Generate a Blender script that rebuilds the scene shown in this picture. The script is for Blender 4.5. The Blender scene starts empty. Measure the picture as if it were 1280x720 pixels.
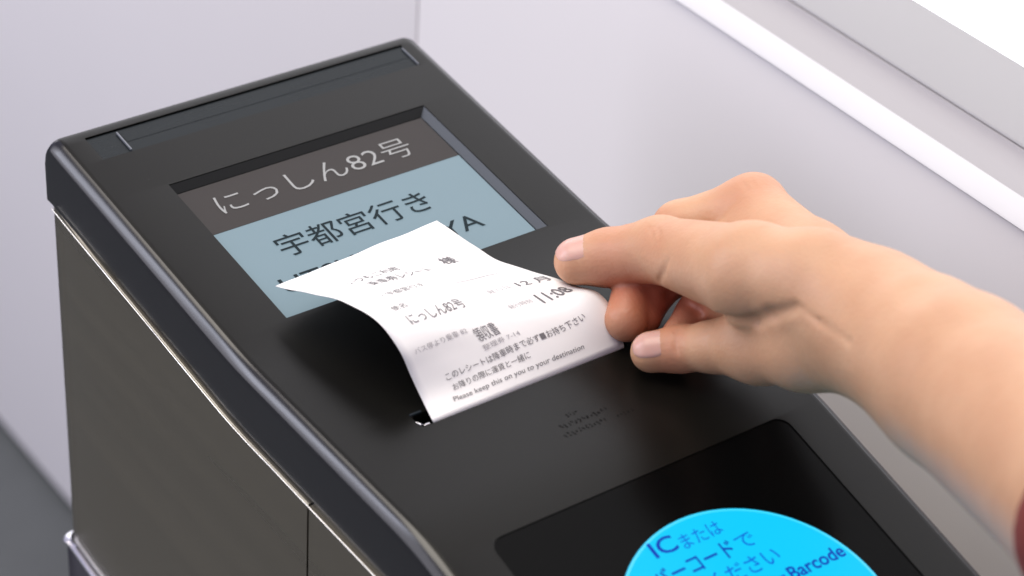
import bpy, bmesh, math, random
import numpy as np
from mathutils import Vector, Matrix

random.seed(3)
sc = bpy.context.scene
C = sc.collection

# ------------------------------------------------------------------ camera
cam = bpy.data.cameras.new('camera')
cam.sensor_width = 36.0
cam.lens = 3023.23 / 1280.0 * 36.0
cam.clip_start = 0.02
cam.clip_end = 60
cam.dof.use_dof = True
cam.dof.focus_distance = 0.785
cam.dof.aperture_fstop = 11
co = bpy.data.objects.new('camera', cam)
C.objects.link(co)
RX = Vector((0.8104782, -0.5828950, 0.0579525))      # image right in the world
RY = Vector((-0.2967761, -0.4939057, -0.8173011))    # image down
RZ = Vector((0.5050238, 0.6452058, -0.5732891))      # view direction
co.matrix_world = Matrix(((RX.x, -RY.x, -RZ.x, -0.300981),
                          (RX.y, -RY.y, -RZ.y, -0.644047),
                          (RX.z, -RY.z, -RZ.z, 0.438640),
                          (0, 0, 0, 1)))
sc.camera = co

# ------------------------------------------------------------------ light
world = bpy.data.worlds.new('World')
sc.world = world
world.use_nodes = True
world.node_tree.nodes['Background'].inputs[0].default_value = (0.74, 0.72, 1.0, 1)
world.node_tree.nodes['Background'].inputs[1].default_value = 0.54

def area(name, loc, target, size, size_y, power, color):
    l = bpy.data.lights.new(name, 'AREA')
    l.shape = 'RECTANGLE'
    l.size = size
    l.size_y = size_y
    l.energy = power
    l.color = color
    o = bpy.data.objects.new(name, l)
    C.objects.link(o)
    o.location = loc
    d = Vector(target) - Vector(loc)
    o.rotation_euler = d.to_track_quat('-Z', 'Y').to_euler()
    return o

area('ceiling_light', (-0.35, 0.55, 2.1), (0.1, -0.1, 0), 1.5, 1.5, 42, (1.0, 0.925, 0.79))
area('side_light', (-2.0, 1.3, 0.7), (0.2, 0.3, -0.25), 2.6, 2.2, 38, (0.95, 0.93, 1.0))
area('rim_strip_light', (-1.5, 1.5, 1.15), (0.0, -0.1, 0.0), 0.35, 1.7, 15, (0.80, 0.84, 1.0))  # unseen strip lamp, added to strengthen the highlight along the left rim
sc.view_settings.view_transform = 'Standard'
sc.view_settings.look = 'None'
sc.view_settings.exposure = 0.0
sc.view_settings.gamma = 1.0

# ------------------------------------------------------------------ helpers
def tag(o, label=None, cat=None, group=None, kind=None):
    if label: o['label'] = label
    if cat: o['category'] = cat
    if group: o['group'] = group
    if kind: o['kind'] = kind
    return o

def empty(name, loc=(0, 0, 0)):
    o = bpy.data.objects.new(name, None)
    o.empty_display_size = 0.02
    o.location = loc
    C.objects.link(o)
    return o

def link(name, me, mat, parent=None):
    o = bpy.data.objects.new(name, me)
    C.objects.link(o)
    if mat is not None:
        me.materials.clear()
        me.materials.append(mat)
    if parent is not None:
        o.parent = parent
        top = parent
        while top.parent: top = top.parent
        if top.location.length > 0:            # mesh data is written in world coordinates
            if parent is top:
                o.location = -top.location
            else:
                o.location = (0, 0, 0)
    return o

def mesh(name, verts, faces, mat, parent=None, smooth=False):
    me = bpy.data.meshes.new(name)
    me.from_pydata([tuple(map(float, v)) for v in verts], [], faces)
    me.update()
    if smooth:
        me.polygons.foreach_set('use_smooth', [True] * len(me.polygons))
    return link(name, me, mat, parent)

def obj_bm(name, bm, mat, parent=None, smooth_angle=None):
    bmesh.ops.recalc_face_normals(bm, faces=bm.faces[:])
    me = bpy.data.meshes.new(name)
    bm.to_mesh(me)
    bm.free()
    if smooth_angle is not None:
        me.polygons.foreach_set('use_smooth', [True] * len(me.polygons))
        me.set_sharp_from_angle(angle=math.radians(smooth_angle))
    return link(name, me, mat, parent)

def mat(name, col, rough=0.5, metal=0.0, spec=0.5, emit=None, estr=0.0, noise=None, bump=None, coat=0.0, sss=None, stretch=None):
    m = bpy.data.materials.new(name)
    m.use_nodes = True
    nt = m.node_tree
    b = nt.nodes['Principled BSDF']
    b.inputs['Base Color'].default_value = (*col, 1)
    b.inputs['Roughness'].default_value = rough
    b.inputs['Metallic'].default_value = metal
    b.inputs['Specular IOR Level'].default_value = spec
    if coat:
        b.inputs['Coat Weight'].default_value = coat
        b.inputs['Coat Roughness'].default_value = 0.08
    if emit:
        b.inputs['Emission Color'].default_value = (*emit, 1)
        b.inputs['Emission Strength'].default_value = estr
    tc = nt.nodes.new('ShaderNodeTexCoord')
    src = tc.outputs['Object']
    if stretch:
        mp = nt.nodes.new('ShaderNodeMapping')
        mp.inputs['Scale'].default_value = stretch
        nt.links.new(src, mp.inputs['Vector'])
        src = mp.outputs['Vector']
    if noise:                                  # (scale, amount, detail)
        n = nt.nodes.new('ShaderNodeTexNoise')
        n.inputs['Scale'].default_value = noise[0]
        n.inputs['Detail'].default_value = noise[2]
        nt.links.new(src, n.inputs['Vector'])
        mx = nt.nodes.new('ShaderNodeMix')
        mx.data_type = 'RGBA'
        a = noise[1]
        mx.inputs['A'].default_value = (*[max(0, c * (1 - a)) for c in col], 1)
        mx.inputs['B'].default_value = (*[min(1, c * (1 + a)) for c in col], 1)
        nt.links.new(n.outputs['Fac'], mx.inputs['Factor'])
        nt.links.new(mx.outputs['Result'], b.inputs['Base Color'])
        r = nt.nodes.new('ShaderNodeMapRange')
        r.inputs['To Min'].default_value = max(0.02, rough - 0.10)
        r.inputs['To Max'].default_value = min(1, rough + 0.10)
        nt.links.new(n.outputs['Fac'], r.inputs['Value'])
        nt.links.new(r.outputs['Result'], b.inputs['Roughness'])
    if bump:                                   # (scale, distance, strength)
        n2 = nt.nodes.new('ShaderNodeTexNoise')
        n2.inputs['Scale'].default_value = bump[0]
        n2.inputs['Detail'].default_value = 4
        nt.links.new(src, n2.inputs['Vector'])
        bp = nt.nodes.new('ShaderNodeBump')
        bp.inputs['Distance'].default_value = bump[1]
        bp.inputs['Strength'].default_value = bump[2]
        nt.links.new(n2.outputs['Fac'], bp.inputs['Height'])
        nt.links.new(bp.outputs['Normal'], b.inputs['Normal'])
    if sss:
        b.inputs['Subsurface Weight'].default_value = sss[0]
        b.inputs['Subsurface Radius'].default_value = (1.0, 0.35, 0.2)
        b.inputs['Subsurface Scale'].default_value = sss[1]
    return m

M = dict(
    plastic=mat('black_plastic', (0.0045, 0.0042, 0.0034), 0.30, spec=0.16, noise=(9, 0.15, 5), bump=(2200, 0.00004, 0.5)),
    rim=mat('black_rim_plastic', (0.005, 0.005, 0.005), 0.34, spec=0.15),
    flank=mat('polished_black_flank', (0.004, 0.0042, 0.0055), 0.24, spec=0.55, noise=(12, 0.2, 4)),
    gloss=mat('glossy_black_panel', (0.002, 0.002, 0.002), 0.2, spec=0.05),
    dark=mat('slot_black', (0.004, 0.004, 0.004), 0.5, spec=0.3),
    bezel=mat('bevel_plastic', (0.012, 0.017, 0.022), 0.3, spec=0.4),
    strip=mat('smoked_strip', (0.006, 0.009, 0.011), 0.28, spec=0.14, noise=(30, 0.25, 2), stretch=(1, 6, 6)),
    steel=mat('brushed_steel', (0.235, 0.210, 0.158), 0.30, metal=0.9, noise=(26, 0.07, 4), bump=(400, 0.00002, 0.25), stretch=(1, 0.08, 3)),
    chrome=mat('bright_steel', (0.80, 0.79, 0.84), 0.18, metal=1.0),
    dust=mat('dust', (0.05, 0.05, 0.047), 0.9, spec=0.1),
    edge=mat('bright_edge_glint', (0.62, 0.60, 0.56), 0.35, metal=1.0, noise=(60, 0.3, 3)),
    base=mat('dark_base', (0.035, 0.033, 0.042), 0.5),
    wall=mat('pale_wall_panel', (0.695, 0.674, 0.674), 0.55, spec=0.3, noise=(3.0, 0.035, 3), bump=(260, 0.0002, 0.15)),
    rail=mat('white_rail', (0.56, 0.555, 0.57), 0.4, spec=0.3, noise=(6, 0.03, 2)),
    channel=mat('grey_channel', (0.36, 0.345, 0.355), 0.6, spec=0.2, noise=(8, 0.05, 3)),
    frame=mat('pale_frame', (0.345, 0.34, 0.345), 0.5, spec=0.2, noise=(5, 0.03, 2)),
    pane=mat('bright_pane', (0.9, 0.9, 0.9), 0.4, emit=(1, 1, 1), estr=1.1),
    floor=mat('grey_floor', (0.080, 0.087, 0.090), 0.6, noise=(14, 0.18, 4), bump=(90, 0.0006, 0.3)),
    scr=mat('screen_blue', (0.07, 0.095, 0.11), 0.30, spec=0.15, emit=(0.235, 0.335, 0.385), estr=0.64, noise=(7, 0.1, 2)),
    band=mat('screen_band', (0.018, 0.015, 0.014), 0.30, spec=0.15, emit=(0.050, 0.040, 0.037), estr=0.35),
    ink_l=mat('screen_light_letters', (0.16, 0.16, 0.16), 0.4, spec=0.2, emit=(0.36, 0.36, 0.355), estr=0.6),
    ink_d=mat('screen_dark_letters', (0.012, 0.020, 0.024), 0.5, spec=0.05),
    disc=mat('lit_disc', (0.003, 0.07, 0.12), 0.3, spec=0.05, emit=(0.004, 0.60, 0.96), estr=0.92),
    disc_rim=mat('lit_disc_rim', (0.02, 0.12, 0.16), 0.3, emit=(0.02, 0.62, 0.95), estr=1.0),
    ink_b=mat('blue_letters', (0.003, 0.02, 0.20), 0.4, spec=0.1, emit=(0.0, 0.02, 0.30), estr=0.8),
    ink_b2=mat('blue_letters_thin', (0.003, 0.04, 0.25), 0.4, spec=0.1, emit=(0.0, 0.10, 0.48), estr=0.9),
    print=mat('faint_print', (0.003, 0.003, 0.003), 0.5, spec=0.10),
    paper=mat('thermal_paper', (0.85, 0.83, 0.805), 0.6, spec=0.3, noise=(25, 0.02, 3)),
    ink_p=mat('thermal_ink', (0.17, 0.16, 0.165), 0.7, spec=0.1),
    ink_f=mat('faded_thermal_ink', (0.42, 0.40, 0.41), 0.7, spec=0.1),
    sleeve=mat('red_sleeve', (0.16, 0.025, 0.018), 0.85, noise=(60, 0.35, 4), bump=(500, 0.0008, 0.8)),
    grey=mat('grey_plastic', (0.13, 0.14, 0.16), 0.4),
    nail=mat('nail', (0.56, 0.33, 0.27), 0.28, spec=0.4, sss=(0.2, 0.002)),
)

# ------------------------------------------------------------------ geometry of the sloping head
W = 0.150
A1, A2, A3 = 0.1080594, 0.0016702, 0.2303809
S1, S2 = 0.1231689, 0.2239260
SEND = 0.420
def prof(s):
    y = z = 0.0
    l = min(s, S1); y -= l * math.cos(A1); z -= l * math.sin(A1)
    if s > S1:
        l = min(s, S2) - S1; y -= l * math.cos(A2); z -= l * math.sin(A2)
    if s > S2:
        l = s - S2; y -= l * math.cos(A3); z -= l * math.sin(A3)
    return y, z
def ang(s):
    return A1 if s < S1 else (A2 if s < S2 else A3)
def face(u, s, h=0.0):
    y, z = prof(s)
    a = ang(s)
    return Vector((u, y - h * math.sin(a), z + h * math.cos(a)))
BEND = 0.010
def prof_soft(s):
    # the bends are rounded over a few centimetres
    acc_y = acc_z = 0.0
    n = 9
    for k in range(n):
        d = (k / (n - 1) - 0.5) * 2 * BEND
        q = s + d
        if q < 0:
            y, z = -q * math.cos(A1) * -1 * -1, q * math.sin(A1) * -1
            y = -q * math.cos(A1); z = -q * math.sin(A1)
        else:
            y, z = prof(q)
        acc_y += y; acc_z += z
    return acc_y / n, acc_z / n

# ------------------------------------------------------------------ setting: wall, ledge, window, floor
XW = W + 0.10
FLOOR_Z = -0.6635
PANEL_Z = -0.6568
fl = mesh('floor', [(-6, -5, FLOOR_Z), (XW + 0.03, -5, FLOOR_Z), (XW + 0.03, 7, FLOOR_Z), (-6, 7, FLOOR_Z)], [(0, 1, 2, 3)], M['floor'])
tag(fl, 'grey speckled floor under the ticket machine', kind='structure')

def extrude_y(name, prof_xz, y0, y1, m, parent, close=True, angle=35, ny=1):
    bm = bmesh.new()
    rows = []
    for k in range(ny + 1):
        y = y0 + (y1 - y0) * k / ny
        rows.append([bm.verts.new((x, y, z)) for x, z in prof_xz])
    n = len(prof_xz)
    for a, b in zip(rows[:-1], rows[1:]):
        for i in range(n if close else n - 1):
            bm.faces.new((a[i], a[(i + 1) % n], b[(i + 1) % n], b[i]))
    if close:
        bm.faces.new(rows[0]); bm.faces.new(list(reversed(rows[-1])))
    return obj_bm(name, bm, m, parent, angle)

wall = tag(empty('wall', (XW, 0, FLOOR_Z)), 'pale lavender wall panels with white ledge behind the machine', kind='structure')
SEAM = 0.1432
def panel(y0, y1, x):
    bm = bmesh.new()
    bmesh.ops.create_cube(bm, size=1)
    for v in bm.verts:
        v.co = Vector((x + 0.012 + v.co.x * 0.024, (y0 + y1) / 2 + v.co.y * (y1 - y0), (PANEL_Z + 0.002) / 2 + v.co.z * (0.002 - PANEL_Z)))
    bmesh.ops.bevel(bm, geom=bm.edges[:], offset=0.0012, segments=2, affect='EDGES', profile=0.5)
    return obj_bm('wall_panel', bm, M['wall'], wall, 40)
panel(-4.0, SEAM - 0.0006, XW)
panel(SEAM + 0.0006, 6.0, XW + 0.0004)
extrude_y('joint_backing', [(XW + 0.0245, FLOOR_Z), (XW + 0.030, FLOOR_Z), (XW + 0.030, -0.002), (XW + 0.0245, -0.002)], -4, 6, M['base'], wall)
def arc(cx, cz, r, a0, a1, n=7):
    return [(cx + r * math.cos(math.radians(a0 + (a1 - a0) * i / n)), cz + r * math.sin(math.radians(a0 + (a1 - a0) * i / n))) for i in range(n + 1)]
# rounded white ledge standing 3 mm proud of the panel
rp = [(XW + 0.0075, 0.0022), (XW - 0.0008, 0.0022), (XW - 0.0014, 0.0029), (XW - 0.0008, 0.0036), (XW + 0.0060, 0.0072), (XW + 0.0074, 0.0077), (XW + 0.0082, 0.0072), (XW + 0.0082, 0.0022)]
extrude_y('ledge_rail', rp, -4, 6, M['rail'], wall, angle=50)
# grey hollow channel behind it, then the sloping frame, then the bright pane
cp = [(XW + 0.0083, 0.0022), (XW + 0.0083, 0.0050), (XW + 0.0200, 0.0050), (XW + 0.0240, 0.0056), (XW + 0.0270, 0.0072), (XW + 0.0278, 0.0090), (XW + 0.0300, 0.0092), (XW + 0.0300, 0.0022)]
extrude_y('window_channel', cp, -4, 6, M['channel'], wall, angle=50)
fp = [(XW + 0.0290, 0.0094), (XW + 0.0284, 0.0096), (XW + 0.0286, 0.0101), (XW + 0.0292, 0.0106), (XW + 0.0500, 0.0225), (XW + 0.0560, 0.0235), (XW + 0.0560, 0.0090)]
extrude_y('window_frame', fp, -4, 6, M['frame'], wall, angle=30)
extrude_y('window_pane', [(XW + 0.0505, 0.0230), (XW + 0.0505, 0.75), (XW + 0.0545, 0.75), (XW + 0.0545, 0.0237), (XW + 0.052, 0.0237)], -4, 6, M['pane'], wall)

# ------------------------------------------------------------------ ticket machine
tm = tag(empty('ticket_machine', (W / 2, -0.1, FLOOR_Z)), 'black and steel ticket machine with lit screen, slot and cyan reader disc', 'ticket machine')
RIM = 0.0248

def head_solid():
    """closed solid of the black head: side profile extruded across, long edges rounded"""
    S = [i * 0.004 for i in range(0, int(SEND / 0.004) + 1)]
    top = []
    for s in S:
        y, z = prof_soft(s) if s > 0.03 else prof(s)
        top.append((y, z))
    r = 0.0055
    rows = []
    # back end rounded: start a little down the back
    back = []
    for k in range(5):
        a = math.radians(90 * (1 - k / 4.0))
        back.append((0.0005 + 0.0035 * math.sin(a), -0.0035 + 0.0035 * math.cos(a)))
    path = [(0.004, -RIM - 0.010)] + [(b[0], b[1]) for b in back] + top[1:]
    # front end
    ye, ze = top[-1]
    bm = bmesh.new()
    arcn = 6
    def section(y, z, ny, nz, depth):
        # across: left bottom, left arc, right arc, right bottom; depth below the surface
        pts = []
        pts.append((0.0, y - ny * depth, z - nz * depth))
        for i in range(arcn + 1):
            a = math.radians(180 - 90 * i / arcn)
            pts.append((r + r * math.cos(a), y - ny * (r - r * math.sin(a)), z - nz * (r - r * math.sin(a))))
        for i in range(arcn + 1):
            a = math.radians(90 - 90 * i / arcn)
            pts.append((W - r + r * math.cos(a), y - ny * (r - r * math.sin(a)), z - nz * (r - r * math.sin(a))))
        pts.append((W, y - ny * depth, z - nz * depth))
        return pts
    secs = []
    for i in range(len(top)):
        y, z = top[i]
        # straight down offsets keep the side faces planar and the rim height constant
        secs.append(section(y, z, 0.0, 1.0, RIM))
    # back cap: sections sliding down the back with rounding
    bs = []
    for yy, zz in ((0.0022, -0.0007), (0.0034, -0.0022), (0.0040, -0.0050), (0.0040, -0.0100)):
        bs.append(section(yy, zz, 0.0, 1.0, RIM + zz))
    secs = list(reversed(bs)) + secs
    vr = [[bm.verts.new(p) for p in s_] for s_ in secs]
    n = len(vr[0])
    for a, b in zip(vr[:-1], vr[1:]):
        for i in range(n - 1):
            bm.faces.new((a[i], a[i + 1], b[i + 1], b[i]))
        bm.faces.new((a[n - 1], a[0], b[0], b[n - 1]))
    bm.faces.new(vr[0]); bm.faces.new(list(reversed(vr[-1])))
    bmesh.ops.recalc_face_normals(bm, faces=bm.faces[:])
    return bm

def prism(pts_us, h0, h1, inset_bottom=0.0):
    """prism over a polygon in face coordinates, from height h0 up to h1; bottom shrunk by inset"""
    cu = sum(p[0] for p in pts_us) / len(pts_us)
    cs = sum(p[1] for p in pts_us) / len(pts_us)
    bm = bmesh.new()
    def sh(p, d):
        return (p[0] + (d if p[0] < cu else -d), p[1] + (d if p[1] < cs else -d))
    d2 = -inset_bottom * h1 / abs(h0) if h0 else 0
    lo = [bm.verts.new(face(*sh(p, inset_bottom), h0)) for p in pts_us]
    hi = [bm.verts.new(face(*sh(p, d2), h1)) for p in pts_us]
    n = len(lo)
    for i in range(n):
        bm.faces.new((lo[i], lo[(i + 1) % n], hi[(i + 1) % n], hi[i]))
    bm.faces.new(lo); bm.faces.new(list(reversed(hi)))
    bmesh.ops.recalc_face_normals(bm, faces=bm.faces[:])
    return bm

def rrect(u0, u1, s0, s1, r, n=5):
    out = []
    for cx, cy, a0 in ((u0 + r, s0 + r, 180), (u1 - r, s0 + r, 270), (u1 - r, s1 - r, 0), (u0 + r, s1 - r, 90)):
        for i in range(n + 1):
            a = math.radians(a0 + 90 * i / n)
            out.append((cx + r * math.cos(a), cy + r * math.sin(a)))
    return out

def temp_obj(bm):
    me = bpy.data.meshes.new('cutter')
    bm.to_mesh(me); bm.free()
    o = bpy.data.objects.new('cutter', me)
    C.objects.link(o)
    return o

def boolean(target_bm, cutters):
    t = temp_obj(target_bm)
    cs = [temp_obj(c) for c in cutters]
    for c in cs:
        md = t.modifiers.new('b', 'BOOLEAN')
        md.operation = 'DIFFERENCE'; md.solver = 'EXACT'; md.object = c
    dg = bpy.context.evaluated_depsgraph_get()
    me = bpy.data.meshes.new_from_object(t.evaluated_get(dg))
    for o in [t] + cs:
        m_ = o.data
        bpy.data.objects.remove(o)
        bpy.data.meshes.remove(m_)
    return me

SU0, SU1, SS0, SS1 = 0.0253, 0.1245, 0.0416, 0.1129          # visible screen
cut_screen = prism([(SU0 - 0.0002, SS0 - 0.0040), (SU1 + 0.0036, SS0 - 0.0040), (SU1 + 0.0036, SS1 + 0.0008), (SU0 - 0.0002, SS1 + 0.0008)], -0.0032, 0.002)
cut_strip = prism([(0.0121, 0.0026), (0.1412, 0.0026), (0.1412, 0.0160), (0.0121, 0.0160)], -0.0012, 0.004)
cut_slot = prism(rrect(0.0312, 0.1105, 0.1752, 0.1812, 0.0015), -0.012, 0.004)
cut_reader = prism(rrect(0.0197, 0.1310, 0.2325, 0.3900, 0.0045), -0.0010, 0.004)
me = boolean(head_solid(), [cut_screen, cut_strip, cut_slot, cut_reader])
me.polygons.foreach_set('use_smooth', [True] * len(me.polygons))
me.set_sharp_from_angle(angle=math.radians(32))
me.name = 'housing'
housing = link('housing', me, M['plastic'], tm)
me.materials.append(M['flank'])                    # the rounded flanks are polished, the top face is matt
for p in me.polygons:
    if abs(p.normal.x) > 0.30 and (p.center.x < 0.006 or p.center.x > W - 0.006): p.material_index = 1

# bevelled surround of the screen (top and right sides slope into the recess)
def quad_strip(name, pts, m, parent, thick=None):
    return mesh(name, pts, [(0, 1, 2, 3)], m, parent)
def wedge(name, outer0, outer1, inner0, inner1, m, parent):
    # sloping bar with a triangular section; outer edge level with the face, inner edge deep in the recess
    o0, o1 = face(*outer0, -0.0003), face(*outer1, -0.0003)
    i0, i1 = face(*inner0, -0.0026), face(*inner1, -0.0026)
    b0, b1 = face(*outer0, -0.0031), face(*outer1, -0.0031)
    j0, j1 = face(*inner0, -0.0031), face(*inner1, -0.0031)
    return mesh(name, [o0, o1, i1, i0, b0, b1, j1, j0], [(0, 1, 2, 3), (0, 4, 5, 1), (3, 2, 6, 7), (4, 7, 6, 5), (0, 3, 7, 4), (1, 5, 6, 2)], m, parent)
wedge('screen_bevel', (SU0 - 0.0001, SS0 - 0.0039), (SU1 + 0.0035, SS0 - 0.0039), (SU0 - 0.0001, SS0 - 0.0012), (SU1 + 0.0012, SS0 - 0.0012), M['rim'], tm)
wedge('screen_bevel', (SU1 + 0.0035, SS0 - 0.0039), (SU1 + 0.0035, SS1 + 0.0006), (SU1 + 0.0010, SS0 - 0.0012), (SU1 + 0.0010, SS1 + 0.0006), M['bezel'], tm)

def slab(name, u0, u1, s0, s1, h0, h1, m, parent, r=0.0):
    pts = rrect(u0, u1, s0, s1, r) if r else [(u0, s0), (u1, s0), (u1, s1), (u0, s1)]
    return obj_bm(name, prism(pts, h0, h1), m, parent)
SH = -0.0019
screen = slab('display_screen', SU0, SU1, SS0, SS1, -0.0030, SH, M['scr'], tm)
slab('screen_band', SU0 + 0.00001, SU1 - 0.00001, SS0 + 0.00001, 0.0656, SH + 0.00002, SH + 0.00012, M['band'], screen)

font = None
def text_mesh(body, size, bold=0.0):
    cu = bpy.data.curves.new('t', 'FONT')
    cu.body = body
    cu.size = size
    cu.offset = bold
    cu.resolution_u = 3
    o = bpy.data.objects.new('t', cu)
    C.objects.link(o)
    dg = bpy.context.evaluated_depsgraph_get()
    dg.update()
    me = bpy.data.meshes.new_from_object(o.evaluated_get(dg))
    bpy.data.objects.remove(o); bpy.data.curves.remove(cu)
    return me

def text_fit(body, p0, width, height, bold=0.0):
    """returns verts in (u, v) where u runs across and v up, fitted to a box; and faces"""
    me = text_mesh(body, 1.0, bold)
    vs = np.array([v.co[:2] for v in me.vertices])
    fs = [tuple(p.vertices) for p in me.polygons]
    bpy.data.meshes.remove(me)
    lo, hi = vs.min(0), vs.max(0)
    vs = (vs - lo) / (hi - lo)
    return vs * np.array([width, height]) , fs

def lettering(body, u0, u1, s_top, s_bot, h, m, parent, bold=0.0, thick=0.00008, angle=0.0):
    vs, fs = text_fit(body, None, u1 - u0, s_bot - s_top, bold)
    ca, sa = math.cos(angle), math.sin(angle)
    V = [face(u0 + x * ca - y * sa, s_bot - y * ca - x * sa, h + thick) for x, y in vs]
    return mesh('lettering', V, fs, m, parent)

lettering('にっしん82号', 0.0350, 0.1118, 0.0482, 0.0583, SH + 0.0002, M['ink_l'], screen, -0.008)
lettering('宇都宮行き', 0.0420, 0.1008, 0.0757, 0.0868, SH + 0.0001, M['ink_d'], screen, 0.004)
lettering('UTSUNOMIYA', 0.0330, 0.1108, 0.0948, 0.1022, SH + 0.0001, M['ink_d'], screen, 0.004)

# smoked strip along the back edge
strip = slab('indicator_strip', 0.0123, 0.1410, 0.0030, 0.0157, -0.0013, -0.0006, M['strip'], tm)
slab('strip_divider', 0.0231, 0.0236, 0.0045, 0.0150, -0.00055, 0.0002, M['grey'], strip)
slab('strip_divider', 0.1405, 0.1409, 0.0045, 0.0155, -0.00055, 0.0001, M['grey'], strip)
slab('strip_lens', 0.0245, 0.1395, 0.0050, 0.0100, -0.00055, -0.0005, M['strip'], strip)

# slot: dark throat and a small bright cutter tooth
slab('slot_throat', 0.0313, 0.1104, 0.1753, 0.1811, -0.0118, -0.0075, M['dark'], tm)
bm = bmesh.new()
for (u, s) in ((0.0325, 0.1795),):
    pass
def tube(path, r, n=8):
    bm = bmesh.new()
    rings = []
    P = [Vector(p) for p in path]
    for i, p in enumerate(P):
        d = (P[min(i + 1, len(P) - 1)] - P[max(i - 1, 0)]).normalized()
        a = d.orthogonal().normalized(); b = d.cross(a)
        rings.append([bm.verts.new(p + (a * math.cos(2 * math.pi * k / n) + b * math.sin(2 * math.pi * k / n)) * r) for k in range(n)])
    for a, b in zip(rings[:-1], rings[1:]):
        for k in range(n):
            bm.faces.new((a[k], a[(k + 1) % n], b[(k + 1) % n], b[k]))
    bm.faces.new(rings[0]); bm.faces.new(list(reversed(rings[-1])))
    return bm
obj_bm('cutter_hook', tube([face(0.0316, 0.1778, -0.0006), face(0.0322, 0.1796, -0.0004), face(0.0332, 0.1804, -0.0003), face(0.0347, 0.1803, -0.0005)], 0.00035), M['chrome'], tm, 60)
slab('slot_lip', 0.0312, 0.0352, 0.1746, 0.1752, -0.0005, 0.0006, M['bezel'], tm)

# faint print beside the slot
rnd = random.Random(5)
def marks(u0, u1, s, hgt, name='print_mark'):
    bm = bmesh.new()
    u = u0
    while u < u1:
        w = rnd.uniform(0.0007, 0.0014)
        for k in range(3):
            a0 = u + rnd.uniform(0, w * 0.5); a1 = a0 + w * rnd.uniform(0.3, 0.5)
            b0 = s + rnd.uniform(0, hgt * 0.6); b1 = b0 + hgt * rnd.uniform(0.15, 0.4)
            vs = [bm.verts.new(face(x, y, 0.00005 + 0.00002 * k)) for x, y in ((a0, b0), (a1, b0), (a1, b1), (a0, b1))]
            bm.faces.new(vs)
        u += w + 0.0003
    return obj_bm(name, bm, M['print'], tm)
marks(0.0716, 0.0758, 0.1986, 0.0020)
marks(0.0670, 0.0850, 0.2020, 0.0024)
marks(0.0655, 0.0810, 0.2060, 0.0024)
marks(0.0850, 0.0910, 0.2070, 0.0018)

# dust specks and light scuffs on the top face
def specks(n, m, name):
    bm = bmesh.new()
    for k in range(n):
        u = rnd.uniform(0.008, W - 0.008); s = rnd.uniform(0.004, 0.40)
        if SU0 - 0.006 < u < SU1 + 0.006 and SS0 - 0.006 < s < SS1 + 0.004: continue
        if 0.018 < u < 0.133 and 0.231 < s < 0.392: continue
        if 0.030 < u < 0.112 and 0.173 < s < 0.183: continue
        if s < 0.018 or abs(s - S1) < 0.012 or abs(s - S2) < 0.012: continue
        r = rnd.uniform(0.00008, 0.00022)
        L = r * 1; a = rnd.uniform(0, math.pi)
        ring_ = []
        for q in range(6):
            x = L * math.cos(q * math.pi / 3); y = r * math.sin(q * math.pi / 3)
            ring_.append(bm.verts.new(face(u + x * math.cos(a) - y * math.sin(a), s + x * math.sin(a) + y * math.cos(a), 0.00006)))
        bm.faces.new(ring_)
    o = obj_bm(name, bm, m, tm)
    o['kind'] = 'stuff'
specks(90, M['dust'], 'dust')
# reader: glossy black plate with lit cyan disc
reader = slab('reader_plate', 0.0199, 0.1308, 0.2327, 0.3898, -0.0009, -0.0004, M['gloss'], tm, r=0.0043)
DC, DR = (0.0757, 0.2928), 0.0421
bm = prism([(DC[0] + DR * math.cos(2 * math.pi * i / 72), DC[1] + DR * math.sin(2 * math.pi * i / 72)) for i in range(72)], -0.00038, -0.0001)
disc = obj_bm('reader_disc', bm, M['disc'], reader)
def ring(c, r0, r1, h, m, parent):
    V = []; Fs = []
    n = 96
    for i in range(n):
        a = 2 * math.pi * i / n
        V.append(face(c[0] + r0 * math.cos(a), c[1] + r0 * math.sin(a), h))
        V.append(face(c[0] + r1 * math.cos(a), c[1] + r1 * math.sin(a), h))
    for i in range(n):
        j = (i + 1) % n
        Fs.append((2 * i, 2 * i + 1, 2 * j + 1, 2 * j))
    return mesh('disc_rim', V, Fs, m, parent)
ring(DC, DR - 0.0009, DR - 0.0001, -0.00006, M['disc_rim'], reader)
LH = -0.00006
lettering('IC', 0.0612, 0.0698, 0.2538, 0.2596, LH, M['ink_b'], reader, 0.010)
lettering('または', 0.0712, 0.0858, 0.2556, 0.2606, LH, M['ink_b2'], reader, 0.0)
lettering('バーコード', 0.0556, 0.0845, 0.2628, 0.2690, LH, M['ink_b'], reader, 0.012)
lettering('で', 0.0862, 0.0925, 0.2636, 0.2684, LH, M['ink_b2'], reader, 0.0)
lettering('タッチください', 0.0500, 0.0955, 0.2708, 0.2770, LH, M['ink_b2'], reader, 0.002)
lettering('IC card or', 0.0600, 0.0925, 0.2795, 0.2837, LH, M['ink_b2'], reader, 0.004)
lettering('Barcode', 0.0938, 0.1145, 0.2794, 0.2840, LH, M['ink_b'], reader, 0.016)

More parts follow.
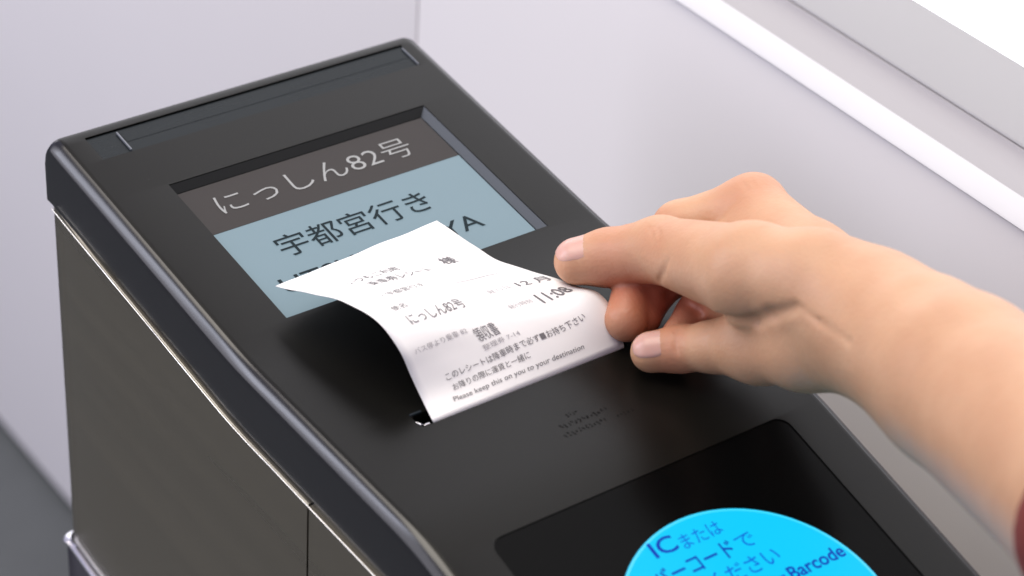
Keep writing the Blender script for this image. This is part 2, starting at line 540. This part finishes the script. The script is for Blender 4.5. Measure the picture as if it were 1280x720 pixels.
# steel cabinet below the rim ---------------------------------------------------
TRIM_Z = -0.1790
SEAM_Y = -0.1687
def lower_z(y):
    # lower edge of the rim at depth y
    s = 0.0
    best = None
    lo, hi = 0.0, SEND
    for _ in range(40):
        mid = (lo + hi) / 2
        if prof(mid)[0] > y: lo = mid
        else: hi = mid
    return prof_soft(lo)[1] - RIM if lo > 0.02 else prof(lo)[1] - RIM
def side_sheet(name, x0, x1, y0, y1, zb, m):
    """steel sheet between depths y0 (front) and y1 (back) following the rim; rounded at the back"""
    n = 40
    bm = bmesh.new()
    ys = [y0 + (y1 - y0) * i / n for i in range(n + 1)]
    rows = []
    for y in ys:
        zt = lower_z(min(0, y)) - 0.0003
        rows.append([bm.verts.new((x0, y, zt)), bm.verts.new((x0, y, zb)), bm.verts.new((x1, y, zb)), bm.verts.new((x1, y, zt))])
    for a, b in zip(rows[:-1], rows[1:]):
        for i in range(4):
            bm.faces.new((a[i], a[(i + 1) % 4], b[(i + 1) % 4], b[i]))
    bm.faces.new(rows[0]); bm.faces.new(list(reversed(rows[-1])))
    bmesh.ops.recalc_face_normals(bm, faces=bm.faces[:])
    return bm
Y_END = prof(SEND)[0]
# one rounded sheet: left side, round back corner, back, right side
def wrap_path(x0, x1, yb, r, yf, n=8):
    pts = [(x0, yf)]
    pts += [(x0 + 0.0016 * max(0, (yf + (yb - r - yf) * i / 40 + 0.045) / 0.045) ** 2, yf + (yb - r - yf) * i / 40) for i in range(1, 41)]
    for i in range(2, n + 1):
        a = math.radians(180 - 90 * i / n)
        pts.append((x0 + 0.0004 + r + r * math.cos(a), yb - r + r * math.sin(a)))
    for i in range(0, n + 1):
        a = math.radians(90 - 90 * i / n)
        pts.append((x1 - r + r * math.cos(a), yb - r + r * math.sin(a)))
    pts += [(x1, yb - r + (yf - yb + r) * i / 40) for i in range(1, 41)]
    return pts
def wrap(name, x0, x1, yb, r, yf, th, ztop, zbot, m, bevel=None, angle=30):
    o = wrap_path(x0, x1, yb, r, yf); i_ = wrap_path(x0 + th, x1 - th, yb - th, max(r - th, 0.0005), yf)
    bm = bmesh.new()
    rows = []
    for (xo, yo), (xi, yi) in zip(o, i_):
        zt = ztop(yo)
        rows.append([bm.verts.new((xo, yo, zbot)), bm.verts.new((xo, yo, zt - 0.0004)), bm.verts.new((xo * 0.7 + xi * 0.3, yo * 0.7 + yi * 0.3, zt)), bm.verts.new((xi, yi, zt)), bm.verts.new((xi, yi, zbot))])
    for a, b in zip(rows[:-1], rows[1:]):
        for k in range(5):
            bm.faces.new((a[k], a[(k + 1) % 5], b[(k + 1) % 5], b[k]))
    bm.faces.new(rows[0]); bm.faces.new(list(reversed(rows[-1])))
    return obj_bm(name, bm, m, tm, angle)
ztop = lambda y: lower_z(min(0, y)) + 0.0002
wrap('side_panel', -0.0011, W + 0.0011, 0.0052, 0.010, SEAM_Y + 0.0005, 0.002, ztop, TRIM_Z + 0.0022, M['steel'])
for x0, x1 in ((-0.0011, 0.0009), (W - 0.0009, W + 0.0011)):
    bm = side_sheet('s', x0, x1, Y_END, SEAM_Y - 0.0005, TRIM_Z - 0.30, M['steel'])
    for v in bm.verts:
        if v.co.z > -1 and abs(v.co.z - (TRIM_Z - 0.30)) > 1e-4: v.co.z += 0.0005
    obj_bm('front_side_panel', bm, M['steel'], tm, 30)
# thin bright strip added for the light caught on the panel's top edge
for xs in (-0.0013, W + 0.0013):
    pth = [(xs, y, lower_z(min(0, y)) + 0.0001) for y in np.linspace(-0.002, Y_END, 70)]
    obj_bm('edge_glint', tube(pth, 0.00022, 6), M['edge'], tm, 60)
# inner core of the cabinet, and the lower body
bm = bmesh.new()
core = [(0.0045 - 0.004, -RIM - 0.004)] + [(y, lower_z(y) - 0.004) for y in np.linspace(0, Y_END + 0.002, 30)] + [(Y_END + 0.002, FLOOR_Z + 0.02), (0.0005, FLOOR_Z + 0.02)]
bm = bmesh.new()
a = [bm.verts.new((0.0015, y, z)) for y, z in core]; b = [bm.verts.new((W - 0.0015, y, z)) for y, z in core]
n = len(a)
for i in range(n): bm.faces.new((a[i], a[(i + 1) % n], b[(i + 1) % n], b[i]))
bm.faces.new(a); bm.faces.new(list(reversed(b)))
obj_bm('cabinet_core', bm, M['rim'], tm)
# bright trims
flat = lambda z: (lambda y: z)
wrap('chrome_trim', -0.0030, W + 0.0030, 0.0072, 0.006, SEAM_Y + 0.0005, 0.004, flat(TRIM_Z), TRIM_Z - 0.0016, M['chrome'], angle=50)
wrap('trim_gap', -0.0006, W + 0.0006, 0.0048, 0.0045, SEAM_Y + 0.0005, 0.002, flat(TRIM_Z + 0.0022), TRIM_Z, M['dark'])
wrap('lower_body', -0.0018, W + 0.0018, 0.0060, 0.005, SEAM_Y + 0.0005, 0.004, flat(TRIM_Z - 0.0016), FLOOR_Z + 0.02, M['base'])
bm = bmesh.new()
bmesh.ops.create_cube(bm, size=1)
for v in bm.verts: v.co = Vector((W / 2 + v.co.x * (W + 0.02), (Y_END + 0.01) / 2 + v.co.y * (0.02 - Y_END), FLOOR_Z + 0.011 + v.co.z * 0.018))
bmesh.ops.bevel(bm, geom=bm.edges[:], offset=0.003, segments=2, affect='EDGES')
obj_bm('foot_plate', bm, M['base'], tm, 40)

# ------------------------------------------------------------------ paper ticket
PL = np.array([[0.03575, -0.18010, -0.01349], [0.03656, -0.17257, -0.01023], [0.03558, -0.16756, -0.00374], [0.03393, -0.16373, 0.00343], [0.03247, -0.15726, 0.00838], [0.03103, -0.14917, 0.00969], [0.02946, -0.14099, 0.00885], [0.02782, -0.13299, 0.00692], [0.02609, -0.12526, 0.00412], [0.02442, -0.11747, 0.00146], [0.02305, -0.10967, -0.00136]])
PR = np.array([[0.10889, -0.17985, -0.01303], [0.10985, -0.17370, -0.00650], [0.10879, -0.16554, -0.00280], [0.10647, -0.15690, -0.00295], [0.10408, -0.14834, -0.00409], [0.10193, -0.13982, -0.00578], [0.09998, -0.13133, -0.00782], [0.09828, -0.12269, -0.00930], [0.09702, -0.11384, -0.00936], [0.09565, -0.10501, -0.00898], [0.09389, -0.09627, -0.00830]])
def crom(P, t):
    n = len(P) - 1
    t = min(max(t, 0.0), n - 1e-6)
    i = int(t); f = t - i
    p1, p2 = P[i], P[i + 1]
    p0 = P[i - 1] if i > 0 else 2 * p1 - p2
    p3 = P[i + 2] if i + 2 <= n else 2 * p2 - p1
    return 0.5 * ((2 * p1) + (-p0 + p2) * f + (2 * p0 - 5 * p1 + 4 * p2 - p3) * f * f + (-p0 + 3 * p1 - 3 * p2 + p3) * f ** 3)
def paper_pt(w, k, lift=0.0):
    def q(w, k):
        a, b = crom(PL, k), crom(PR, k)
        p = a * (1 - w) + b * w
        # slight belly between the two edges and a soft pinch dent near the right edge
        bump = 0.0012 * math.sin(math.pi * w) * math.sin(math.pi * min(1, k / 9.0))
        bump += 0.0022 * math.exp(-((w - 0.93) / 0.10) ** 2) * math.exp(-((k - 1.7) / 0.9) ** 2)
        bump += 0.00022 * math.sin(17 * w + 1.3 * k) * math.sin(2.1 * k + 4 * w) * min(1, k)
        return p + np.array([0, 0.25, 1.0]) * bump
    p = q(w, k)
    if lift:
        du = q(min(w + 0.01, 1), k) - q(max(w - 0.01, 0), k)
        dv = q(w, k + 0.05) - q(w, max(k - 0.05, 0))
        nn = np.cross(du, dv); nn /= np.linalg.norm(nn)
        p = p + nn * lift
    return p
KMAX = 10.0
def build_paper():
    nw, nk = 26, 60
    V = []; Fs = []
    for side in (0, 1):
        for j in range(nk + 1):
            k = KMAX * j / nk
            for i in range(nw + 1):
                w = i / nw
                V.append(paper_pt(w, k, 0.00006 if side == 0 else -0.00006))
    N1 = (nw + 1) * (nk + 1)
    idx = lambda s, j, i: s * N1 + j * (nw + 1) + i
    for j in range(nk):
        for i in range(nw):
            Fs.append((idx(0, j, i), idx(0, j, i + 1), idx(0, j + 1, i + 1), idx(0, j + 1, i)))
            Fs.append((idx(1, j, i), idx(1, j + 1, i), idx(1, j + 1, i + 1), idx(1, j, i + 1)))
    for j in range(nk):
        Fs.append((idx(0, j, 0), idx(0, j + 1, 0), idx(1, j + 1, 0), idx(1, j, 0)))
        Fs.append((idx(0, j, nw), idx(1, j, nw), idx(1, j + 1, nw), idx(0, j + 1, nw)))
    for i in range(nw):
        Fs.append((idx(0, 0, i), idx(1, 0, i), idx(1, 0, i + 1), idx(0, 0, i + 1)))
        Fs.append((idx(0, nk, i), idx(0, nk, i + 1), idx(1, nk, i + 1), idx(1, nk, i)))
    # tail going down into the slot
    base = len(V)
    for side in (0, 1):
        for i in range(nw + 1):
            p = paper_pt(i / nw, 0.0, 0.00006 if side == 0 else -0.00006)
            V.append(p + np.array([0, -0.0004, -0.006]))
    for i in range(nw):
        Fs.append((base + i, base + i + 1, idx(0, 0, i + 1), idx(0, 0, i)))
        Fs.append((base + nw + 1 + i, idx(1, 0, i), idx(1, 0, i + 1), base + nw + 2 + i))
    return mesh('paper_ticket', V, Fs, M['paper'], None, smooth=True)
paper = build_paper()
tag(paper, 'curled white printed paper ticket coming out of the slot', 'ticket')
KL = np.linalg.norm(PL[1] - PL[0])
def paper_text(body, w0, w1, k, size_k, m, bold=0.0):
    vs, fs = text_fit(body, None, w1 - w0, size_k, bold)
    V = [paper_pt(w0 + x, k + y, 0.00028) for x, y in vs]
    return mesh('lettering', V, fs, m, paper, smooth=False)
paper_text('Please keep this on you to your destination', 0.13, 0.80, 0.36, 0.25, M['ink_p'], 0.0)
paper_text('お降りの際に運賃と一緒に', 0.15, 0.54, 0.82, 0.27, M['ink_p'], 0.0)
paper_text('このレシートは降車時まで必ず■お持ち下さい', 0.14, 0.86, 1.25, 0.28, M['ink_p'], 0.0)
paper_text('領収書', 0.36, 0.475, 2.05, 0.66, M['ink_p'], 0.0)
paper_text('整理券 7-14', 0.36, 0.55, 1.72, 0.22, M['ink_f'])
paper_text('バス停より乗車 82', 0.06, 0.34, 2.62, 0.26, M['ink_f'])
paper_text('11:08', 0.765, 0.94, 2.62, 0.60, M['ink_p'], 0.008)
paper_text('発行時刻', 0.60, 0.73, 2.85, 0.28, M['ink_f'])
paper_text('12 月', 0.78, 0.97, 3.90, 0.44, M['ink_p'], 0.006)
paper_text('発行日', 0.60, 0.73, 3.95, 0.28, M['ink_f'])
paper_text('にっしん82号', 0.13, 0.44, 3.70, 0.55, M['ink_p'], 0.0)
paper_text('便名', 0.12, 0.20, 4.62, 0.30, M['ink_p'])
paper_text('・宇都宮行き', 0.18, 0.42, 5.65, 0.36, M['ink_p'], 0.004)
paper_text('乗車券レシート', 0.25, 0.62, 6.85, 0.55, M['ink_p'], 0.004)
paper_text('いつもご利用', 0.20, 0.50, 7.65, 0.48, M['ink_p'], 0.004)
paper_text('様', 0.725, 0.81, 7.15, 0.65, M['ink_p'], 0.012)
paper_text('―――――――', 0.55, 0.92, 5.30, 0.05, M['ink_f'])

# ------------------------------------------------------------------ hand and forearm
def sd_cone(P, a, b, r1, r2):
    a = np.asarray(a, float); b = np.asarray(b, float)
    ba = b - a; l2 = ba @ ba; rr = r1 - r2
    a2 = l2 - rr * rr; il2 = 1.0 / l2
    pa = P - a
    y = pa @ ba; z = y - l2
    x = pa * l2 - y[..., None] * ba
    x2 = (x * x).sum(-1)
    y2 = y * y * l2; z2 = z * z * l2
    k = np.sign(rr) * rr * rr * x2
    d1 = np.sqrt(x2 + z2) * il2 - r2
    d2 = np.sqrt(x2 + y2) * il2 - r1
    d3 = (np.sqrt(x2 * a2 * il2) + y * rr) * il2 - r1
    return np.where(np.sign(z) * a2 * z2 > k, d1, np.where(np.sign(y) * a2 * y2 < k, d2, d3))
def smin(a, b, k):
    h = np.maximum(k - np.abs(a - b), 0) / k
    return np.minimum(a, b) - h * h * k * 0.25
def smax(a, b, k):
    return -smin(-a, -b, k)
def ellip(P, c, r, X=None):
    q = (P - np.asarray(c, float))
    if X is not None: q = q @ np.asarray(X, float).T
    q = q / np.asarray(r, float)
    n = np.linalg.norm(q, axis=-1)
    return (n - 1) * min(r)

H = {'crease': [([0.11314, -0.18786, 0.015], [0.11045, -0.1925, 0.02234], 0.0005, 0.0014),
            ([0.11045, -0.1925, 0.02234], [0.11031, -0.19422, 0.02755], 0.0005, 0.0014),
            ([0.12619, -0.17977, 0.00048], [0.12672, -0.19245, 0.00246], 0.0011, 0.003),
            ([0.12672, -0.19245, 0.00246], [0.10892, -0.223, 0.02434], 0.0011, 0.003),
            ([0.10892, -0.223, 0.02434], [0.11011, -0.23414, 0.02994], 0.0011, 0.003),
            ([0.11011, -0.23414, 0.02994], [0.10992, -0.24044, 0.03592], 0.0011, 0.003),
            ([0.10992, -0.24044, 0.03592], [0.11045, -0.24837, 0.04287], 0.0011, 0.003),
            ([0.11084, -0.24935, 0.04445], [0.10966, -0.25969, 0.04569], 0.00035, 0.0018),
            ([0.10966, -0.25969, 0.04569], [0.10546, -0.27665, 0.05074], 0.00035, 0.0018),
            ([0.11809, -0.17556, 0.02643], [0.11591, -0.17983, 0.02696], 0.0003, 0.0008),
            ([0.11591, -0.17983, 0.02696], [0.11393, -0.18207, 0.02597], 0.0003, 0.0008),
            ([0.11905, -0.17736, 0.02773], [0.116, -0.18298, 0.02904], 0.0003, 0.0008),
            ([0.116, -0.18298, 0.02904], [0.11347, -0.18589, 0.02805], 0.0003, 0.0008),
            ([0.11265, -0.19924, 0.00396], [0.11002, -0.2019, 0.00266], 0.0005, 0.0012),
            ([0.11002, -0.2019, 0.00266], [0.10889, -0.20448, 0.00015], 0.0005, 0.0012),
            ([0.152, -0.17956, 0.03408], [0.15051, -0.18369, 0.03388], 0.0004, 0.001),
            ([0.15388, -0.18109, 0.03491], [0.15177, -0.18592, 0.0347], 0.0004, 0.001)],
 'flush_shade': [([0.11639, -0.15928, 0.006], 0.008, 0.0), ([0.12466, -0.16617, 0.0], 0.017, 1.0), ([0.12383, -0.17263, -0.003], 0.018, 1.0),
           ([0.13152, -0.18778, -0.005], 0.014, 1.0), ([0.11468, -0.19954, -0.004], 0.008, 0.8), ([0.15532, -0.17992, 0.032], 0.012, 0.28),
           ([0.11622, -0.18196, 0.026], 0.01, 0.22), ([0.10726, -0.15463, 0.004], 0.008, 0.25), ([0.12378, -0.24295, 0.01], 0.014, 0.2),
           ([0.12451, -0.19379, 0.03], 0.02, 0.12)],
 'hi': [0.19, -0.13, 0.12],
 'index': [([0.15672, -0.18047, 0.024], 0.0095), ([0.14097, -0.16458, 0.012], 0.0085), ([0.12466, -0.16617, 0.0], 0.0075),
           ([0.11113, -0.17719, -0.0055], 0.007)],
 'lo': [0.04, -0.45, -0.02],
 'middle': [([0.14725, -0.19189, 0.018], 0.01), ([0.13467, -0.17186, 0.002], 0.0075), ([0.12383, -0.17263, -0.003], 0.0068),
            ([0.11806, -0.17673, -0.0065], 0.0065)],
 'nails': [([0.11639, -0.15928, 0.006], [0.10899, -0.15324, 0.0035], (-0.35, 0.25, 1.0), 0.009, 0.0076, 0.25, 0.95, 56, 0.0003),
           ([0.11468, -0.19954, -0.004], [0.10794, -0.19394, -0.0062], (-0.3, -0.35, 1.0), 0.007, 0.0065, 0.35, 0.95, 50, 0.0002)],
 'palm': [[([0.12845, -0.26581, 0.043], 0.0165), ([0.12609, -0.24055, 0.042], 0.014), ([0.11977, -0.22099, 0.036], 0.014)],
          [([0.13179, -0.26116, 0.04], 0.014), ([0.1469, -0.21856, 0.029], 0.0105), ([0.15672, -0.18047, 0.024], 0.0095)],
          [([0.13648, -0.25545, 0.035], 0.016), ([0.14725, -0.19189, 0.018], 0.01)],
          [([0.14051, -0.25214, 0.03], 0.016), ([0.13783, -0.20245, 0.01], 0.009)],
          [([0.13075, -0.26187, 0.034], 0.0155), ([0.12383, -0.24416, 0.022], 0.012199999999999999), ([0.12373, -0.22469, 0.01], 0.011)],
          [([0.13024, -0.26115, 0.04], 0.0165), ([0.12486, -0.28511, 0.047], 0.0193), ([0.11964, -0.30508, 0.052], 0.0213),
           ([0.09495, -0.38539, 0.072], 0.0265), ([0.08378, -0.42522, 0.085], 0.028)],
          [([0.13142, -0.2641, 0.036], 0.0165), ([0.12471, -0.30178, 0.044], 0.0205), ([0.10428, -0.37911, 0.064], 0.026),
           ([0.08287, -0.42747, 0.08], 0.028)]],
 'pinky': [([0.12373, -0.22469, 0.01], 0.011), ([0.11896, -0.21013, 0.002], 0.0078), ([0.11468, -0.19954, -0.004], 0.007),
           ([0.10794, -0.19394, -0.0062], 0.0065)],
 'ring': [([0.13783, -0.20245, 0.01], 0.009), ([0.13442, -0.18904, 0.0], 0.0072), ([0.13152, -0.18778, -0.005], 0.0068),
          ([0.12203, -0.1917, -0.0068], 0.0064)],
 'sleeve': ([0.1, -0.38374, 0.066], [0.08055, -0.43692, 0.085], 0.0335, 0.04),
 'thumb': [([0.12027, -0.22058, 0.035], 0.0145), ([0.12382, -0.17553, 0.016], 0.0103), ([0.11639, -0.15928, 0.006], 0.009),
           ([0.10899, -0.15324, 0.0035], 0.0076)]}
def chain(P, pts, k=0.003):
    d = None
    for (a, ra), (b, rb) in zip(pts[:-1], pts[1:]):
        e = sd_cone(P, a, b, ra, rb)
        d = e if d is None else smin(d, e, k)
    return d
def hand_sdf(P):
    palm = None
    for nm in H['palm']:
        e = chain(P, nm, 0.006)
        palm = e if palm is None else smin(palm, e, 0.009)
    parts = []
    for nm in ('thumb', 'index', 'middle', 'ring', 'pinky'):
        f = chain(P, H[nm], 0.003)
        parts.append(smin(palm, f, 0.006))
    d = parts[0]
    for e in parts[1:]:
        d = smin(d, e, 0.0008)
    for a, b, r, k in H['crease']:
        d = smax(d, -sd_cone(P, a, b, r, r * 0.6), k)
    return d

def surface_nets(fn, lo, hi, h):
    lo = np.array(lo); n = np.ceil((np.array(hi) - lo) / h).astype(int) + 1
    D = np.empty(n, dtype=np.float32)
    ys = lo[1] + h * np.arange(n[1]); zs = lo[2] + h * np.arange(n[2])
    # coarse pass first, fine only near the surface
    q = 5
    xs = lo[0] + h * np.arange(n[0])
    cx, cy, cz = xs[::q], ys[::q], zs[::q]
    G = np.stack(np.meshgrid(cx, cy, cz, indexing='ij'), -1)
    Dc = fn(G.reshape(-1, 3)).reshape(G.shape[:3])
    near = np.abs(Dc) < h * q * 1.9
    D[:] = np.repeat(np.repeat(np.repeat(Dc, q, 0), q, 1), q, 2)[:n[0], :n[1], :n[2]]
    D = np.where(D >= 0, np.maximum(D, h), np.minimum(D, -h)).astype(np.float32)
    # blocks centred on near coarse samples
    mask = np.zeros(n, bool)
    for (i, j, k) in np.argwhere(near):
        mask[max(0, i * q - 3):i * q + 4, max(0, j * q - 3):j * q + 4, max(0, k * q - 3):k * q + 4] = True
    ii = np.argwhere(mask)
    for c in range(0, len(ii), 400000):
        s_ = ii[c:c + 400000]
        D[s_[:, 0], s_[:, 1], s_[:, 2]] = fn(lo + h * s_)
    ins = D < 0
    cell = np.zeros(np.array(n) - 1, bool)
    acc = np.zeros((*cell.shape, 3)); cnt = np.zeros(cell.shape)
    offs = [(a, b, c) for a in (0, 1) for b in (0, 1) for c in (0, 1)]
    m = np.array(n) - 1
    sl = lambda o: tuple(slice(o[t], o[t] + m[t]) for t in range(3))
    for ax in range(3):
        for o in offs:
            if o[ax]: continue
            o2 = list(o); o2[ax] = 1
            d0, d1 = D[sl(o)], D[sl(o2)]
            cr = (d0 < 0) != (d1 < 0)
            t = np.where(cr, d0 / np.where(cr, d0 - d1, 1), 0)
            p = np.zeros((*cell.shape, 3)); p[...] = o
            p[..., ax] = t
            acc += p * cr[..., None]; cnt += cr
    cell = cnt > 0
    vid = -np.ones(cell.shape, int)
    idx = np.argwhere(cell)
    vid[cell] = np.arange(len(idx))
    V = lo + h * (idx + acc[cell] / cnt[cell][:, None])
    F_ = []
    for ax in range(3):
        a, b = [t for t in range(3) if t != ax]
        s0 = [slice(1, m[t]) for t in range(3)]; s0[ax] = slice(0, m[ax])
        s1 = list(s0); s1[ax] = slice(1, m[ax] + 1)
        c0, c1 = ins[tuple(s0)], ins[tuple(s1)]
        for flip, msk in ((False, c0 & ~c1), (True, ~c0 & c1)):
            e = np.argwhere(msk)
            e = e + np.array([0 if t == ax else 1 for t in range(3)])
            def g(da, db):
                q_ = e.copy(); q_[:, a] -= da; q_[:, b] -= db
                return vid[q_[:, 0], q_[:, 1], q_[:, 2]]
            quad = np.stack([g(1, 1), g(0, 1), g(0, 0), g(1, 0)], 1)
            if (ax == 1) != flip: quad = quad[:, ::-1]
            F_.append(quad)
    F_ = np.concatenate(F_)
    F_ = F_[(F_ >= 0).all(1)]
    return V, F_

V, Fq = surface_nets(hand_sdf, H['lo'], H['hi'], 0.0011)
# project the vertices exactly on the surface
for _ in range(2):
    e = 0.0003
    d = hand_sdf(V)
    g = np.stack([hand_sdf(V + np.eye(3)[i] * e) - hand_sdf(V - np.eye(3)[i] * e) for i in range(3)], 1) / (2 * e)
    g /= np.maximum(np.linalg.norm(g, axis=1), 1e-6)[:, None]
    V = V - g * np.clip(d, -0.0006, 0.0006)[:, None] * 0.8

# skin ------------------------------------------------------------
def skin_material():
    m = bpy.data.materials.new('skin')
    m.use_nodes = True
    nt = m.node_tree
    b = nt.nodes['Principled BSDF']
    tc = nt.nodes.new('ShaderNodeTexCoord')
    n = nt.nodes.new('ShaderNodeTexNoise')
    n.inputs['Scale'].default_value = 55; n.inputs['Detail'].default_value = 3
    nt.links.new(tc.outputs['Object'], n.inputs['Vector'])
    mx = nt.nodes.new('ShaderNodeMix'); mx.data_type = 'RGBA'
    mx.inputs['A'].default_value = (0.44, 0.225, 0.120, 1)
    mx.inputs['B'].default_value = (0.58, 0.345, 0.205, 1)
    nt.links.new(n.outputs['Fac'], mx.inputs['Factor'])
    at = nt.nodes.new('ShaderNodeAttribute'); at.attribute_name = 'flush_shade'
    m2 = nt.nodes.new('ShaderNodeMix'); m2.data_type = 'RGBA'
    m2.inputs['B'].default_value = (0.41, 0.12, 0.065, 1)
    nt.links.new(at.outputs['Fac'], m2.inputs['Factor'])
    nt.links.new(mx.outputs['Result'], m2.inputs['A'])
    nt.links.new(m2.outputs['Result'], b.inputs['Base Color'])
    b.inputs['Roughness'].default_value = 0.46
    b.inputs['Specular IOR Level'].default_value = 0.4
    b.inputs['Subsurface Weight'].default_value = 0.22
    b.inputs['Subsurface Radius'].default_value = (1.0, 0.36, 0.22)
    b.inputs['Subsurface Scale'].default_value = 0.006
    v = nt.nodes.new('ShaderNodeTexVoronoi'); v.inputs['Scale'].default_value = 900
    nt.links.new(tc.outputs['Object'], v.inputs['Vector'])
    n3 = nt.nodes.new('ShaderNodeTexNoise'); n3.inputs['Scale'].default_value = 130; n3.inputs['Detail'].default_value = 4
    nt.links.new(tc.outputs['Object'], n3.inputs['Vector'])
    b1 = nt.nodes.new('ShaderNodeBump'); b1.inputs['Distance'].default_value = 0.0002; b1.inputs['Strength'].default_value = 0.3
    nt.links.new(v.outputs['Distance'], b1.inputs['Height'])
    b2 = nt.nodes.new('ShaderNodeBump'); b2.inputs['Distance'].default_value = 0.0008; b2.inputs['Strength'].default_value = 0.35
    nt.links.new(n3.outputs['Fac'], b2.inputs['Height'])
    nt.links.new(b1.outputs['Normal'], b2.inputs['Normal'])
    nt.links.new(b2.outputs['Normal'], b.inputs['Normal'])
    return m
skin = skin_material()
me = bpy.data.meshes.new('person')
me.from_pydata(V.tolist(), [], Fq.tolist())
me.update()
me.polygons.foreach_set('use_smooth', [True] * len(me.polygons))
fl_ = np.zeros(len(V))  # skin redness, plus shade between the curled fingers put into the colour
for c, r, amt in H['flush_shade']:
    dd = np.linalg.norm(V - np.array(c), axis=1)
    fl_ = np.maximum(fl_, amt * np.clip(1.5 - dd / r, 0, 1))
at = me.attributes.new('flush_shade', 'FLOAT', 'POINT')
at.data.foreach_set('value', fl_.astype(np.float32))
person = bpy.data.objects.new('person', me)
C.objects.link(person)
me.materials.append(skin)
tag(person, 'bare hand and forearm from the right pinching the paper ticket', 'person')

def nail(base, tip, dorsal, r0, r1, t0, t1, half_deg, lift=0.0005):
    base, tip, dorsal = (np.array(x, float) for x in (base, tip, dorsal))
    ax = tip - base; L = np.linalg.norm(ax); ax /= L
    dz = dorsal - ax * (dorsal @ ax); dz /= np.linalg.norm(dz)
    sx = np.cross(ax, dz)
    nu, nv = 12, 12
    V = []; Fs = []
    for lay in (0, 1):
        for j in range(nv + 1):
            v = j / nv
            # from t0 along the last bone, then over the round tip by t1 radians
            q = t0 * L; tot = (L - q) + t1 * r1
            d_ = v * tot
            if d_ <= L - q: t, ph = (q + d_) / L, 0.0
            else: t, ph = 1.0, (d_ - (L - q)) / r1
            hw = math.radians(half_deg) * max(0.02, 1 - abs(2 * v - 1) ** 3.5) ** (1 / 2.6)
            for i in range(nu + 1):
                a = hw * (2 * i / nu - 1)
                edge = abs(2 * i / nu - 1) > 0.95 or v < 0.04
                rr = r0 + (r1 - r0) * t + (lift if lay == 0 else -0.0012) - (0.0006 if edge else 0)
                rad = sx * math.sin(a) + dz * math.cos(a)
                p = base + ax * (L * t) + rad * (rr * math.cos(ph)) + ax * (rr * math.sin(ph))
                V.append(p)
    N1 = (nu + 1) * (nv + 1)
    ix = lambda l, j, i: l * N1 + j * (nu + 1) + i
    for j in range(nv):
        for i in range(nu):
            Fs.append((ix(0, j, i), ix(0, j, i + 1), ix(0, j + 1, i + 1), ix(0, j + 1, i)))
            Fs.append((ix(1, j, i), ix(1, j + 1, i), ix(1, j + 1, i + 1), ix(1, j, i + 1)))
    for j in range(nv):
        Fs.append((ix(0, j, 0), ix(0, j + 1, 0), ix(1, j + 1, 0), ix(1, j, 0)))
        Fs.append((ix(0, j, nu), ix(1, j, nu), ix(1, j + 1, nu), ix(0, j + 1, nu)))
    for i in range(nu):
        Fs.append((ix(0, 0, i), ix(1, 0, i), ix(1, 0, i + 1), ix(0, 0, i + 1)))
        Fs.append((ix(0, nv, i), ix(0, nv, i + 1), ix(1, nv, i + 1), ix(1, nv, i)))
    return mesh('fingernail', V, Fs, M['nail'], person, smooth=True)
for q in H['nails']:
    nail(*q)

# sleeve cuff at the edge of the frame
def sleeve(a, b, r0, r1):
    a, b = Vector(a), Vector(b)
    ax = (b - a).normalized(); u = ax.orthogonal().normalized(); v = ax.cross(u)
    bm = bmesh.new()
    n = 40
    prof_ = [(0.0, r0 - 0.004), (-0.001, r0 - 0.001), (0.0005, r0), (0.004, r0 + 0.0008), (0.010, r0 - 0.0002), (0.013, r0 + 0.0015), (0.03, (r0 + r1) / 2 + 0.002), ((b - a).length, r1)]
    rings = []
    for t, r in prof_:
        rings.append([bm.verts.new(a + ax * t + (u * math.cos(2 * math.pi * k / n) + v * math.sin(2 * math.pi * k / n)) * (r * (1 + 0.03 * math.sin(5 * 2 * math.pi * k / n + t * 200) + 0.02 * math.sin(3 * 2 * math.pi * k / n)))) for k in range(n)])
    for p, q in zip(rings[:-1], rings[1:]):
        for k in range(n):
            bm.faces.new((p[k], p[(k + 1) % n], q[(k + 1) % n], q[k]))
    bm.faces.new(list(reversed(rings[-1])))
    return obj_bm('sleeve_cuff', bm, M['sleeve'], person, 60)
if H.get('sleeve'): sleeve(*H['sleeve'])
